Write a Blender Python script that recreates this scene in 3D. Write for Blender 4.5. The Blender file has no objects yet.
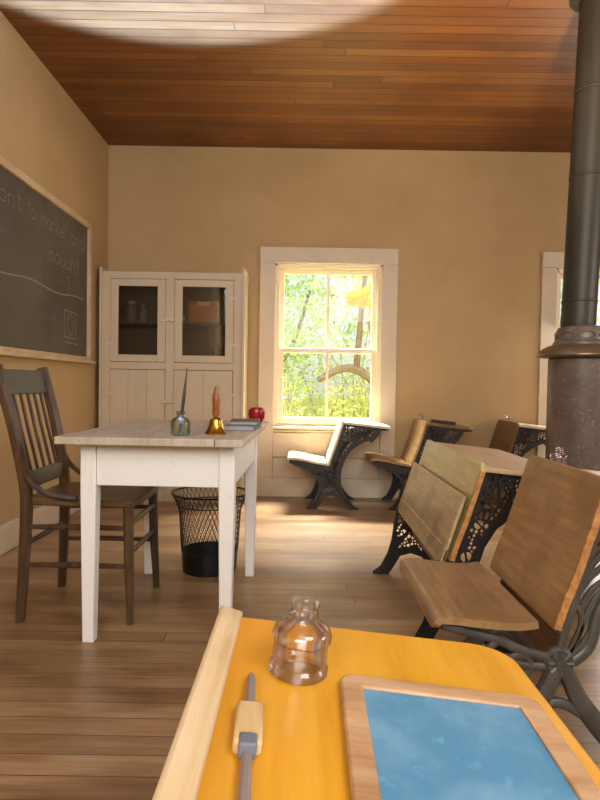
import bpy, bmesh, math, random
from mathutils import Vector, Matrix
random.seed(7)
PI = math.pi
col = bpy.context.scene.collection

# ------------------------------------------------------------------ materials
def new_mat(name):
    m = bpy.data.materials.new(name); m.use_nodes = True
    nt = m.node_tree; nt.nodes.clear()
    out = nt.nodes.new('ShaderNodeOutputMaterial')
    b = nt.nodes.new('ShaderNodeBsdfPrincipled')
    nt.links.new(b.outputs[0], out.inputs[0])
    return m, nt, b
def N(nt, t, **k):
    n = nt.nodes.new(t)
    for a, v in k.items(): setattr(n, a, v)
    return n
def L(nt, a, b): nt.links.new(a, b)
def srgb(r, g, b):
    f = lambda c: (c/255/12.92) if c/255 <= .04045 else ((c/255+.055)/1.055)**2.4
    return (f(r), f(g), f(b), 1)
def ramp(nt, fac, stops):
    r = N(nt, 'ShaderNodeValToRGB'); e = r.color_ramp.elements
    while len(e) < len(stops): e.new(.5)
    for i, (p, c) in enumerate(stops): e[i].position = p; e[i].color = c
    L(nt, fac, r.inputs[0]); return r.outputs[0]
def coord(nt, scale=(1, 1, 1), which='Object'):
    tc = N(nt, 'ShaderNodeTexCoord'); mp = N(nt, 'ShaderNodeMapping')
    mp.inputs['Scale'].default_value = scale
    L(nt, tc.outputs[which], mp.inputs[0]); return mp.outputs[0]
def noise(nt, vec, scale, detail=4, rough=.55):
    n = N(nt, 'ShaderNodeTexNoise'); n.inputs['Scale'].default_value = scale
    n.inputs['Detail'].default_value = detail; n.inputs['Roughness'].default_value = rough
    L(nt, vec, n.inputs['Vector']); return n.outputs['Fac']
def mixc(nt, fac, a, b, mode='MIX'):
    m = N(nt, 'ShaderNodeMix', data_type='RGBA', blend_type=mode)
    for s, v in ((m.inputs[0], fac), (m.inputs[6], a), (m.inputs[7], b)):
        if hasattr(v, 'links'): L(nt, v, s)
        else: s.default_value = v
    return m.outputs[2]
def math_(nt, op, a, b=0.0):
    m = N(nt, 'ShaderNodeMath', operation=op)
    for s, v in zip(m.inputs, (a, b)):
        if hasattr(v, 'links'): L(nt, v, s)
        else: s.default_value = v
    return m.outputs[0]
def bump(nt, b, h, strength=.2, dist=.01):
    bp = N(nt, 'ShaderNodeBump'); bp.inputs['Strength'].default_value = strength
    bp.inputs['Distance'].default_value = dist
    L(nt, h, bp.inputs['Height']); L(nt, bp.outputs[0], b.inputs['Normal'])
def wood(name, dark, mid, light, stretch=(2, 22, 22), rough=.45, blotch=None, bs=6):
    m, nt, b = new_mat(name)
    v = coord(nt, stretch)
    g = noise(nt, v, 2.2, 6, .62)
    c = ramp(nt, g, [(.28, dark), (.5, mid), (.75, light)])
    bl = noise(nt, coord(nt), bs, 3)
    if blotch:
        f = ramp(nt, bl, [(.45, (0, 0, 0, 1)), (.7, (1, 1, 1, 1))])
        c = mixc(nt, f, c, blotch)
    L(nt, c, b.inputs['Base Color']); b.inputs['Roughness'].default_value = rough
    bump(nt, b, g, .12, .004)
    return m
def paint(name, base, worn, rough=.5, scale=5, lo=.5, hi=.78, stretch=(1, 1, 1), fine=None):
    m, nt, b = new_mat(name)
    n = noise(nt, coord(nt, stretch), scale, 6, .6)
    f = ramp(nt, n, [(lo, (0, 0, 0, 1)), (hi, (1, 1, 1, 1))])
    c = mixc(nt, f, base, worn)
    if fine:
        n2 = noise(nt, coord(nt), 60, 3)
        f2 = ramp(nt, n2, [(.60, (0, 0, 0, 1)), (.72, (1, 1, 1, 1))])
        c = mixc(nt, f2, c, fine)
    L(nt, c, b.inputs['Base Color']); b.inputs['Roughness'].default_value = rough
    bump(nt, b, n, .08, .004)
    return m
def plain(name, c, rough=.5, metal=0, trans=0, ior=1.45):
    m, nt, b = new_mat(name)
    n = noise(nt, coord(nt), 30, 3)
    k = 0.8
    L(nt, mixc(nt, n, (c[0]*k, c[1]*k, c[2]*k, 1), c), b.inputs['Base Color'])
    b.inputs['Roughness'].default_value = rough; b.inputs['Metallic'].default_value = metal
    b.inputs['Transmission Weight'].default_value = trans; b.inputs['IOR'].default_value = ior
    return m
def glass(name, c, ior=1.45, rough=.02):
    m, nt, b = new_mat(name)
    b.inputs['Base Color'].default_value = c; b.inputs['Roughness'].default_value = rough
    b.inputs['Transmission Weight'].default_value = 1; b.inputs['IOR'].default_value = ior
    return m
def thin_glass(name, tint, edge):
    m = bpy.data.materials.new(name); m.use_nodes = True; nt = m.node_tree; nt.nodes.clear()
    o = N(nt, 'ShaderNodeOutputMaterial'); t = N(nt, 'ShaderNodeBsdfTransparent'); g = N(nt, 'ShaderNodeBsdfGlossy')
    mx = N(nt, 'ShaderNodeMixShader'); g.inputs['Roughness'].default_value = .12
    lw = N(nt, 'ShaderNodeLayerWeight'); lw.inputs['Blend'].default_value = .35
    L(nt, ramp(nt, lw.outputs['Facing'], [(.25, tint), (.85, edge)]), t.inputs[0])
    f = math_(nt, 'ADD', math_(nt, 'MULTIPLY', lw.outputs['Fresnel'], .6), .05)
    L(nt, f, mx.inputs[0]); L(nt, t.outputs[0], mx.inputs[1]); L(nt, g.outputs[0], mx.inputs[2]); L(nt, mx.outputs[0], o.inputs[0])
    return m
def pane_mat(name, tint, gloss=.06):
    m = bpy.data.materials.new(name); m.use_nodes = True; nt = m.node_tree; nt.nodes.clear()
    o = N(nt, 'ShaderNodeOutputMaterial'); t = N(nt, 'ShaderNodeBsdfTransparent'); g = N(nt, 'ShaderNodeBsdfGlossy')
    mx = N(nt, 'ShaderNodeMixShader'); t.inputs[0].default_value = tint; g.inputs['Roughness'].default_value = .03
    mx.inputs[0].default_value = gloss
    L(nt, t.outputs[0], mx.inputs[1]); L(nt, g.outputs[0], mx.inputs[2]); L(nt, mx.outputs[0], o.inputs[0])
    return m
def planks(name, w, length, cols, gap, axis='Y', rough=(.3, .5), grain=1.0, gapw=.05, big=None, vary=.38, bigs=(1, 1.6, 1)):
    """boards running along X, laid side by side along Y"""
    m, nt, b = new_mat(name)
    tc = N(nt, 'ShaderNodeTexCoord'); sp = N(nt, 'ShaderNodeSeparateXYZ'); L(nt, tc.outputs['Object'], sp.inputs[0])
    u = math_(nt, 'DIVIDE', sp.outputs[axis], w)
    idx = math_(nt, 'FLOOR', u); fr = math_(nt, 'FRACT', u)
    wn = N(nt, 'ShaderNodeTexWhiteNoise', noise_dimensions='1D'); L(nt, idx, wn.inputs['W'])
    xo = math_(nt, 'ADD', math_(nt, 'DIVIDE', sp.outputs['X'], length), math_(nt, 'MULTIPLY', wn.outputs['Value'], 7.3))
    xi = math_(nt, 'FLOOR', xo); xf = math_(nt, 'FRACT', xo)
    cb = N(nt, 'ShaderNodeCombineXYZ'); L(nt, idx, cb.inputs[0]); L(nt, xi, cb.inputs[1])
    w2 = N(nt, 'ShaderNodeTexWhiteNoise', noise_dimensions='2D'); L(nt, cb.outputs[0], w2.inputs['Vector'])
    # grain
    mp = N(nt, 'ShaderNodeMapping'); mp.inputs['Scale'].default_value = (1.6, 30, 30)
    L(nt, tc.outputs['Object'], mp.inputs[0])
    ad = N(nt, 'ShaderNodeVectorMath', operation='ADD'); L(nt, mp.outputs[0], ad.inputs[0])
    cv = N(nt, 'ShaderNodeCombineXYZ'); L(nt, math_(nt, 'MULTIPLY', w2.outputs['Value'], 37.0), cv.inputs[0]); L(nt, cv.outputs[0], ad.inputs[1])
    g = noise(nt, ad.outputs[0], 1.7, 6, .65)
    t = math_(nt, 'ADD', math_(nt, 'MULTIPLY', g, 1-vary), math_(nt, 'MULTIPLY', w2.outputs['Value'], vary))
    c = ramp(nt, t, [(.22, cols[0]), (.5, cols[1]), (.78, cols[2])])
    if big:
        bn = noise(nt, coord(nt, bigs), 1.3, 5)
        c = mixc(nt, ramp(nt, bn, [(.42, (0, 0, 0, 1)), (.68, (1, 1, 1, 1))]), c, big, 'MULTIPLY')
    e1 = math_(nt, 'LESS_THAN', fr, gapw)
    e2 = math_(nt, 'LESS_THAN', xf, .004 / length * 1.2)
    e = math_(nt, 'MAXIMUM', e1, e2)
    c = mixc(nt, e, c, gap)
    L(nt, c, b.inputs['Base Color'])
    rr = N(nt, 'ShaderNodeMapRange'); rr.inputs[3].default_value = rough[0]; rr.inputs[4].default_value = rough[1]
    L(nt, g, rr.inputs[0]); L(nt, rr.outputs[0], b.inputs['Roughness'])
    h = math_(nt, 'SUBTRACT', math_(nt, 'MULTIPLY', g, .35), e)
    bump(nt, b, h, .35, .004)
    return m

M = {}
M['wall'] = paint('plaster', srgb(186, 155, 108), srgb(172, 141, 94), .85, 1.6, .4, .8)
M['trim'] = paint('cream_trim', srgb(206, 188, 160), srgb(192, 172, 142), .55, 4, .5, .85)
M['sash'] = paint('sash_paint', srgb(236, 220, 188), srgb(206, 182, 142), .5, 6, .55, .85)
M['cabinet'] = paint('cabinet_paint', srgb(200, 180, 148), srgb(184, 162, 126), .5, 4, .5, .85)
M['cabinet_in'] = paint('cabinet_inside', srgb(96, 76, 50), srgb(80, 62, 40), .7, 4)
M['table'] = paint('worn_white_paint', srgb(240, 236, 228), srgb(206, 192, 170), .45, 7, .66, .95, (3, 3, 1), srgb(232, 226, 214))
M['table_top'] = paint('worn_top_paint', srgb(196, 184, 164), srgb(158, 138, 110), .42, 5, .4, .8, (6, 1, 1), srgb(176, 158, 130))
M['floor'] = planks('floor_boards', .083, 5.2, [srgb(126, 96, 63), srgb(158, 125, 87), srgb(184, 151, 112)], srgb(98, 73, 50), rough=(.24, .44), gapw=.04, big=srgb(190, 174, 156), vary=.2, bigs=(1.1, 4, 1))
M['ceiling'] = planks('ceiling_boards', .078, 3.4, [srgb(102, 58, 24), srgb(126, 75, 33), srgb(146, 92, 44)], srgb(70, 36, 14), rough=(.38, .55), gapw=.085, big=srgb(205, 190, 170))
M['chair'] = wood('dark_chair_wood', srgb(46, 31, 18), srgb(74, 53, 32), srgb(102, 77, 49), (14, 14, 2.5), .38)
M['chair_seat'] = wood('chair_seat_wood', srgb(60, 42, 24), srgb(98, 72, 44), srgb(128, 98, 64), (3, 18, 18), .35)
M['chair_pad'] = wood('chair_dark_slat', srgb(52, 45, 32), srgb(68, 60, 44), srgb(84, 74, 54), (2, 20, 20), .38)
M['seat'] = wood('desk_seat_wood', srgb(122, 90, 56), srgb(158, 122, 80), srgb(176, 140, 98), (24, 2.2, 24), .33, srgb(140, 108, 70), 5)
M['back'] = wood('desk_back_wood', srgb(140, 106, 62), srgb(168, 130, 82), srgb(188, 152, 104), (24, 2, 24), .34, srgb(138, 102, 60), 5)
M['back_pale'] = wood('desk_pale_wood', srgb(190, 166, 130), srgb(214, 192, 158), srgb(228, 210, 178), (24, 2, 24), .36)
M['back_dark'] = wood('desk_dark_wood', srgb(86, 60, 34), srgb(116, 84, 50), srgb(138, 104, 66), (24, 2, 24), .35)
M['back_olive'] = wood('desk_olive_wood', srgb(168, 150, 94), srgb(194, 174, 118), srgb(208, 192, 140), (24, 2, 24), .3, srgb(180, 158, 102), 5)
M['back_worn'] = wood('desk_worn_wood', srgb(156, 136, 92), srgb(184, 162, 116), srgb(202, 182, 138), (24, 2, 24), .32, srgb(126, 102, 66), 5)
M['edge'] = wood('desk_raw_edge', srgb(138, 86, 40), srgb(176, 120, 64), srgb(200, 150, 92), (24, 2, 24), .5)
M['top'] = wood('desk_top_wood', srgb(166, 134, 92), srgb(188, 156, 114), srgb(204, 176, 136), (24, 2, 24), .4)
M['honey'] = wood('honey_varnish', srgb(212, 146, 32), srgb(226, 164, 42), srgb(236, 178, 62), (18, 2, 18), .3, srgb(228, 156, 40), 7)
M['rail'] = wood('pale_rail', srgb(208, 172, 122), srgb(226, 196, 148), srgb(236, 212, 172), (26, 2, 26), .4)
M['iron'] = paint('black_iron', srgb(26, 24, 22), srgb(40, 37, 33), .42, 20, .5, .8)
M['iron_grey'] = paint('grey_iron', srgb(66, 62, 56), srgb(92, 86, 78), .38, 14, .45, .75)
M['stove'] = paint('stove_body', srgb(112, 94, 82), srgb(82, 70, 63), .45, 7, .35, .7, fine=srgb(150, 124, 106))
M['stove_collar'] = paint('stove_collar', srgb(112, 100, 86), srgb(86, 76, 64), .35, 12, .4, .7)
M['rim'] = plain('stove_rim', srgb(136, 122, 96), .3, .6)
M['pipe'] = paint('stove_pipe', srgb(58, 53, 40), srgb(44, 40, 30), .48, 3, .4, .8, (3, 3, .6))
for k in ('pipe',):
    M[k].node_tree.nodes['Principled BSDF'].inputs['Metallic'].default_value = .15
M['brass'] = plain('brass', srgb(206, 158, 62), .25, 1)
M['bell_handle'] = wood('bell_handle', srgb(110, 58, 16), srgb(152, 88, 28), srgb(178, 116, 48), (10, 10, 3), .35)
M['green_glass'] = thin_glass('green_glass', srgb(238, 245, 240), srgb(204, 218, 208))
M['clear_glass'] = thin_glass('clear_glass', srgb(254, 252, 252), srgb(222, 208, 214))
M['pane'] = pane_mat('window_pane', (.96, .97, .95, 1), .012)
M['cab_pane'] = pane_mat('cabinet_pane', (.80, .74, .64, 1), .05)
M['black'] = plain('black_wire', srgb(22, 21, 20), .4, .2)
M['pen'] = plain('pen_dark', srgb(44, 22, 20), .35)
M['apple'] = paint('apple_skin', srgb(150, 12, 16), srgb(104, 6, 10), .25, 8)
M['stem'] = plain('stem_brown', srgb(80, 56, 30), .7)
M['book_cover'] = plain('book_cover_grey', srgb(112, 100, 86), .55)
M['book_blue'] = plain('book_cover_blue', srgb(116, 122, 134), .55)
M['pages'] = plain('book_pages', srgb(176, 172, 168), .8)
M['chalk'] = plain('chalk', srgb(164, 150, 124), .9)
M['chalk_faint'] = plain('chalk_faint', srgb(118, 108, 88), .95)
M['board'] = paint('chalkboard', srgb(80, 72, 58), srgb(104, 94, 76), .75, 3.5, .35, .8, (1, 1, .5), srgb(92, 84, 68))
M['board_frame'] = wood('board_frame', srgb(176, 148, 106), srgb(200, 172, 128), srgb(214, 190, 148), (8, 2, 2), .5)
M['slate'] = paint('blue_slate', srgb(84, 142, 176), srgb(150, 188, 212), .6, 9, .45, .9, (1, 1, 1), srgb(104, 160, 190))
M['slate_wood'] = wood('slate_frame', srgb(164, 120, 78), srgb(192, 150, 108), srgb(212, 176, 138), (4, 24, 24), .45)
M['steel'] = plain('grey_steel', srgb(164, 150, 146), .45, .35)
M['block'] = wood('pen_block', srgb(186, 150, 92), srgb(212, 180, 124), srgb(228, 202, 152), (20, 3, 20), .5)
M['stick'] = plain('pale_stick', srgb(214, 184, 130), .6)
M['box'] = wood('index_box', srgb(136, 80, 26), srgb(170, 104, 38), srgb(190, 124, 56), (3, 20, 20), .5)
M['paper'] = plain('paper', srgb(214, 200, 170), .8)
M['maroon'] = plain('maroon', srgb(62, 30, 24), .5)
M['leafA'] = paint('leaf_green', srgb(170, 204, 90), srgb(196, 220, 120), .6, 3, .3, .7)
M['leafB'] = paint('leaf_pale', srgb(206, 222, 110), srgb(222, 230, 140), .6, 3, .3, .7)
M['leafY'] = paint('leaf_yellow', srgb(226, 196, 20), srgb(206, 190, 50), .6, 3, .3, .7)
M['bark'] = paint('bark', srgb(138, 124, 106), srgb(104, 92, 78), .9, 8, .4, .7)
M['twig'] = paint('twig', srgb(176, 158, 134), srgb(150, 132, 108), .9, 8, .4, .7)
M['grass'] = paint('meadow', srgb(150, 170, 80), srgb(190, 190, 110), .9, 1.5, .3, .7)
M['runner'] = wood('floor_runner', srgb(120, 88, 58), srgb(150, 114, 80), srgb(174, 138, 102), (2, 24, 24), .5)

# ------------------------------------------------------------------ geometry
class MB:
    def __init__(s): s.v = []; s.f = []
    def add(s, vs, fs):
        o = len(s.v); s.v += [Vector(p) for p in vs]; s.f += [[i + o for i in f] for f in fs]; return s
    def box(s, x0, x1, y0, y1, z0, z1, mat=None):
        vs = [Vector((x, y, z)) for x in (x0, x1) for y in (y0, y1) for z in (z0, z1)]
        if mat: vs = [mat @ v for v in vs]
        return s.add(vs, [(0, 1, 3, 2), (4, 6, 7, 5), (0, 4, 5, 1), (2, 3, 7, 6), (0, 2, 6, 4), (1, 5, 7, 3)])
    def tube(s, pts, r, seg=8, cap=True, sq=1.0):
        pts = [Vector(p) for p in pts]; n = len(pts)
        rs = r if isinstance(r, (list, tuple)) else [r]*n
        up = None; vs = []; fs = []
        for i, p in enumerate(pts):
            t = (pts[min(i+1, n-1)] - pts[max(i-1, 0)]).normalized()
            if up is None:
                up = Vector((0, 1, 0)) if abs(t.y) < .9 else Vector((1, 0, 0))
            a = (up - t*up.dot(t))
            if a.length < 1e-5: a = t.orthogonal()
            a.normalize(); b = t.cross(a); up = a
            for k in range(seg):
                w = 2*PI*k/seg + PI/seg
                vs.append(p + (a*math.cos(w)*sq + b*math.sin(w))*rs[i])
        for i in range(n-1):
            for k in range(seg):
                k2 = (k+1) % seg
                fs.append((i*seg+k, i*seg+k2, (i+1)*seg+k2, (i+1)*seg+k))
        if cap:
            fs.append(tuple(range(seg))[::-1]); fs.append(tuple((n-1)*seg+k for k in range(seg)))
        return s.add(vs, fs)
    def lathe(s, prof, seg=32, c=(0, 0, 0), cap=True):
        vs = []; fs = []; n = len(prof)
        for r, z in prof:
            for k in range(seg):
                a = 2*PI*k/seg; vs.append((c[0]+r*math.cos(a), c[1]+r*math.sin(a), c[2]+z))
        for i in range(n-1):
            for k in range(seg):
                k2 = (k+1) % seg
                fs.append((i*seg+k, i*seg+k2, (i+1)*seg+k2, (i+1)*seg+k))
        if cap:
            if prof[0][0] > 1e-4: fs.append(tuple(range(seg))[::-1])
            if prof[-1][0] > 1e-4: fs.append(tuple((n-1)*seg+k for k in range(seg)))
        return s.add(vs, fs)
    def prism(s, poly, lo, hi, axis='z'):
        n = len(poly)
        def P(a, b, c): return {'z': (a, b, c), 'y': (a, c, b), 'x': (c, a, b)}[axis]
        vs = [P(a, b, lo) for a, b in poly] + [P(a, b, hi) for a, b in poly]
        fs = [tuple(range(n))[::-1], tuple(range(n, 2*n))] + [(i, (i+1) % n, n+(i+1) % n, n+i) for i in range(n)]
        return s.add(vs, fs)
    def sheet(s, prof, hw, th, yc=0, corner=0.0, nv=10, ends=(True, True)):
        """board swept along Y; prof = list of (x,z) along the board, th = thickness toward the right normal"""
        n = len(prof); P = [Vector((a, 0, b)) for a, b in prof]
        ln = [0]
        for i in range(1, n): ln.append(ln[-1] + (P[i]-P[i-1]).length)
        tot = ln[-1]; vs = []; fs = []
        for side in (0, 1):
            for i in range(n):
                t = (P[min(i+1, n-1)]-P[max(i-1, 0)]).normalized(); nn = Vector((t.z, 0, -t.x))
                w = hw
                if corner:
                    for e, dd in ((0, ln[i]), (1, tot-ln[i])):
                        if ends[e] and dd < corner:
                            q = corner-dd; w = min(w, hw-corner+math.sqrt(max(corner*corner-q*q, 0)))
                for j in range(nv+1):
                    y = yc + w*(2*j/nv-1)
                    v = P[i] + nn*th*side; vs.append((v.x, y, v.z))
        m = nv+1; o = n*m
        for i in range(n-1):
            for j in range(nv):
                a = i*m+j
                fs.append((a, a+m, a+m+1, a+1)); fs.append((o+a, o+a+1, o+a+m+1, o+a+m))
            for j in (0, nv):
                a = i*m+j
                q = (a, o+a, o+a+m, a+m); fs.append(q if j == 0 else q[::-1])
        for j in range(nv):
            fs.append((j, j+1, o+j+1, o+j)); a = (n-1)*m+j; fs.append((a, o+a, o+a+1, a+1))
        return s.add(vs, fs)
    def build(s, name, mat, parent=None, loc=(0, 0, 0), smooth=35, bevel=0, fix=True):
        me = bpy.data.meshes.new(name); me.from_pydata([tuple(v) for v in s.v], [], s.f)
        if fix:
            bm = bmesh.new(); bm.from_mesh(me); bmesh.ops.recalc_face_normals(bm, faces=bm.faces); bm.to_mesh(me); bm.free()
        me.materials.append(M[mat] if isinstance(mat, str) else mat)
        if smooth:
            me.shade_smooth(); me.set_sharp_from_angle(angle=math.radians(smooth))
        o = bpy.data.objects.new(name, me); col.objects.link(o); o.location = loc
        if parent: o.parent = parent
        if bevel:
            b = o.modifiers.new('bevel', 'BEVEL'); b.width = bevel; b.segments = 2; b.limit_method = 'ANGLE'
        return o
def thing(name, label, cat, loc=(0, 0, 0), rz=0, group=None):
    o = bpy.data.objects.new(name, None); col.objects.link(o); o.empty_display_size = .1
    o.location = loc; o.rotation_euler = (0, 0, rz); o['label'] = label; o['category'] = cat
    if group: o['group'] = group
    return o
def tag(o, label, cat, group=None):
    o['label'] = label; o['category'] = cat
    if group: o['group'] = group
    return o
def struct(o): o['kind'] = 'structure'; return o
def spline(pts, n=6):
    P = [Vector(p) for p in pts]; out = []
    for i in range(len(P)-1):
        p0 = P[max(i-1, 0)]; p1 = P[i]; p2 = P[i+1]; p3 = P[min(i+2, len(P)-1)]
        for k in range(n):
            t = k/n
            out.append(.5*((2*p1)+(p2-p0)*t+(2*p0-5*p1+4*p2-p3)*t*t+(3*p1-p0-3*p2+p3)*t**3))
    out.append(P[-1]); return out

# ------------------------------------------------------------------ room
XL, XR, YB, YF, ZC = -1.61, 4.6, 5.0, -3.2, 2.885
W1 = (-.222, .668, .59, 1.94)           # opening of the first window in the back wall: x0, x1, z0, z1
W2 = (2.105, 2.987, .60, 1.935)
T = .14
struct(MB().box(XL-T, XR+T, YF-T, YB+T, -.1, 0).build('floor', 'floor', smooth=0))
struct(MB().box(XL-T, XR+T, YF-T, YB+T, ZC, ZC+.1).build('ceiling', 'ceiling', smooth=0))
w = MB()
xs = [XL-T, W1[0], W1[1], W2[0], W2[1], XR+T]
for a, b in ((0, 1), (2, 3), (4, 5)): w.box(xs[a], xs[b], YB, YB+T, 0, ZC)
for q in (W1, W2): w.box(q[0], q[1], YB, YB+T, 0, q[2]); w.box(q[0], q[1], YB, YB+T, q[3], ZC)
struct(w.build('wall_back', 'wall', smooth=0))
struct(MB().box(XL-T, XL, YF, YB, 0, ZC).build('wall_left', 'wall', smooth=0))
struct(MB().box(XR, XR+T, YF, YB, 0, ZC).build('wall_right', 'wall', smooth=0))
struct(MB().box(XL-T, XR+T, YF-T, YF, 0, ZC).build('wall_front', 'wall', smooth=0))
def baseboard(name, x0, x1, y0, y1):
    m = MB().box(x0, x1, y0, y1, 0, .16)
    return struct(m.build(name, 'trim', bevel=.006))
baseboard('baseboard_left', XL, XL+.022, YF, YB)
baseboard('baseboard_back', XL+.022, XR, YB-.022, YB)
def window(n, q):
    x0, x1, z0, z1 = q
    r = bpy.data.objects.new('window_%d' % n, None); col.objects.link(r); r.location = ((x0+x1)/2, YB, z0); struct(r)
    c = (x0+x1)/2; hw = (x1-x0)/2; h = z1-z0
    m = MB(); yo = -.026                                     # flat casing boards, sides running to the floor
    m.box(-hw-.125, -hw, yo, 0, -z0+.16, h); m.box(hw, hw+.125, yo, 0, -z0+.16, h)
    m.box(-hw-.125, hw+.125, yo-.004, 0, h, h+.13)
    m.build('window_casing', 'trim', r, bevel=.004)
    m = MB()
    m.box(-hw-.012, hw+.012, -.040, .04, -.022, 0); m.build('window_sill', 'sash', r, bevel=.006)
    m = MB()
    z = -z0+.162
    for hh in (.165, .20, -.1): 
        top = min(z+(hh if hh > 0 else 9), -.034)
        m.box(-hw+.001, hw-.001, -.014, 0, z, top); z = top+.008
        if top >= -.035: break
    m.build('apron_panel', 'trim', r, bevel=.003)
    m = MB(); d = T                                          # jamb liner and stops
    m.box(-hw, -hw+.022, 0, d, 0, h); m.box(hw-.022, hw, 0, d, 0, h); m.box(-hw, hw, 0, d, h-.022, h); m.box(-hw, hw, .05, d, 0, .02)
    m.box(-hw+.022, -hw+.038, .008, .028, 0, h); m.box(hw-.038, hw-.022, .008, .028, 0, h); m.box(-hw+.022, hw-.022, .008, .028, h-.038, h-.022)
    m.build('window_frame', 'sash', r, bevel=.002)
    zm = .635
    for nm, a, b, y in (('lower_sash', .02, zm+.02, .03), ('upper_sash', zm-.02, h-.022, .075)):
        m = MB(); s = .052; X = hw-.024
        m.box(-X, -X+s, y, y+.035, a, b); m.box(X-s, X, y, y+.035, a, b)
        m.box(-X+s, X-s, y, y+.035, a, a+(.055 if nm[0] == 'l' else .04)); m.box(-X+s, X-s, y, y+.035, b-(.04 if nm[0] == 'l' else .05), b)
        m.box(-.011, .011, y+.005, y+.03, a+.04, b-.04)
        so = m.build(nm, 'sash', r, bevel=.003)
        MB().box(-X+s-.005, X-s+.005, y+.016, y+.019, a+.035, b-.035).build('window_pane', 'pane', so, smooth=0)
window(1, W1); window(2, W2)

# ------------------------------------------------------------------ chalkboard on the left wall
by0, by1, bz0, bz1 = 1.9, 4.52, 1.10, 2.10
cb = thing('chalkboard', 'dark framed chalkboard with white chalk handwriting hung on the left wall', 'chalkboard', (XL, 3.2, 1.1))
def wbox(m, x0, x1, y0, y1, z0, z1): m.box(x0, x1, y0-3.2, y1-3.2, z0-1.1, z1-1.1)
m = MB(); wbox(m, 0, .014, by0, by1-.04, bz0, bz1-.03); m.build('writing_surface', 'board', cb, smooth=0)
m = MB(); wbox(m, 0, .034, by0, by1, bz1-.034, bz1+.012); wbox(m, 0, .034, by1-.042, by1, bz0, bz1-.034); wbox(m, 0, .034, by0, by0+.05, bz0, bz1-.045)
wbox(m, 0, .034, by0, by1, bz0-.01, bz0+.02)
m.build('frame', 'board_frame', cb, bevel=.004)
m = MB(); wbox(m, 0, .065, by0, by1+.03, bz0-.028, bz0-.01); m.build('chalk_ledge', 'board_frame', cb, bevel=.004)
# chalk strokes: (u = along the wall toward the back, v = up), unit = x-height
def arc(cx, cy, rx, ry, a0, a1, n=9):
    return [(cx+rx*math.cos(math.radians(a0+(a1-a0)*k/n)), cy+ry*math.sin(math.radians(a0+(a1-a0)*k/n))) for k in range(n+1)]
G = {
 'w': [[(0, 1), (.2, 0), (.4, .8), (.6, 0), (.85, 1)]],
 'e': [arc(.4, .5, .36, .48, 0, 0, 1)[:1] + [(.08, .5)][:0] + [(.06, .5), (.74, .52)] + arc(.4, .5, .36, .48, 5, 310)],
 'n': [[(.05, 1), (.05, 0)], [(.05, .6)] + arc(.36, .65, .28, .35, 160, 0) + [(.64, 0)]],
 't': [[(.25, 1.9), (.25, .15), (.4, 0), (.5, .05)], [(0, 1.1), (.55, 1.15)]],
 'o': [arc(.4, .5, .36, .5, 90, 450, 14)],
 'm': [[(.05, 1), (.05, 0)], [(.05, .6)] + arc(.28, .65, .2, .35, 160, 0) + [(.48, 0)], [(.48, .6)] + arc(.7, .65, .2, .35, 160, 0) + [(.9, 0)]],
 'a': [arc(.36, .5, .33, .5, 60, 400, 12), [(.7, 1), (.7, .1), (.8, 0)]],
 'r': [[(.05, 1), (.05, 0)], [(.05, .6)] + arc(.36, .6, .3, .4, 160, 60)],
 'k': [[(.05, 1.9), (.05, 0)], [(.6, 1), (.06, .45), (.65, 0)]],
 'd': [arc(.36, .5, .33, .5, 60, 400, 12), [(.7, 1.9), (.7, .1), (.8, 0)]],
 'b': [[(.05, 1.9), (.05, 0)], arc(.4, .5, .34, .5, 150, -150, 12)],
 'u': [[(.05, 1), (.05, .35)] + arc(.34, .35, .29, .35, 180, 360) + [(.63, 1), (.63, 0)]],
 'g': [arc(.36, .5, .33, .5, 60, 400, 12), [(.7, 1), (.7, -.6)] + arc(.4, -.6, .3, .3, 0, -150)],
 'h': [[(.05, 1.9), (.05, 0)], [(.05, .6)] + arc(.36, .65, .28, .35, 160, 0) + [(.64, 0)]],
}
AD = {'w': 1.0, 'm': 1.1, 't': .65, 'r': .75}
def ribbon(mb, pts, wd=.004):
    for (a, b), (c, d) in zip(pts, pts[1:]):
        t = Vector((0, c-a, d-b))
        if t.length < 1e-6: continue
        t.normalize(); nn = Vector((0, -t.z, t.y))*wd/2; e = t*wd*.4
        A = Vector((0, a, b)); B = Vector((0, c, d))
        mb.add([A-e-nn, A-e+nn, B+e+nn, B+e-nn], [(0, 1, 2, 3)])
def write(mb, text, y, z, xh, y_end=None, wd=.0045, jit=.06):
    adv = sum(AD.get(c, .92) if c != ' ' else .7 for c in text)
    k = xh if not y_end else (y_end-y)/adv
    u = y
    for c in text:
        if c == ' ': u += .7*k; continue
        for st in G[c]:
            ribbon(mb, [(u+a*k+random.uniform(-jit, jit)*k*.4, z+b*xh+random.uniform(-jit, jit)*xh*.5) for a, b in st], wd)
        u += AD.get(c, .92)*k
def at_board(o): o.location = (.0158, -3.2, -1.1); return o
def chalk(name, mat, fn):
    mb = MB(); fn(mb); return at_board(mb.build(name, mat, cb, smooth=0, fix=False))
for word, y0, y1, zz in (('went', 3.06, 3.44, 1.895), ('to', 3.50, 3.62, 1.895), ('market', 3.68, 4.10, 1.89), ('and', 4.16, 4.42, 1.89), ('bought', 3.80, 4.32, 1.70)):
    chalk('chalk_word', 'chalk', lambda mb: write(mb, word, y0, zz, .061, y1))
chalk('chalk_line', 'chalk', lambda mb: ribbon(mb, [(2.6+.06*k, 1.525+.012*math.sin(k*.5)) for k in range(31)], .009))
chalk('chalk_square', 'chalk', lambda mb: ribbon(mb, [(4.05, 1.42), (4.27, 1.415), (4.26, 1.235), (4.06, 1.24), (4.05, 1.42)], .006))
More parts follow.
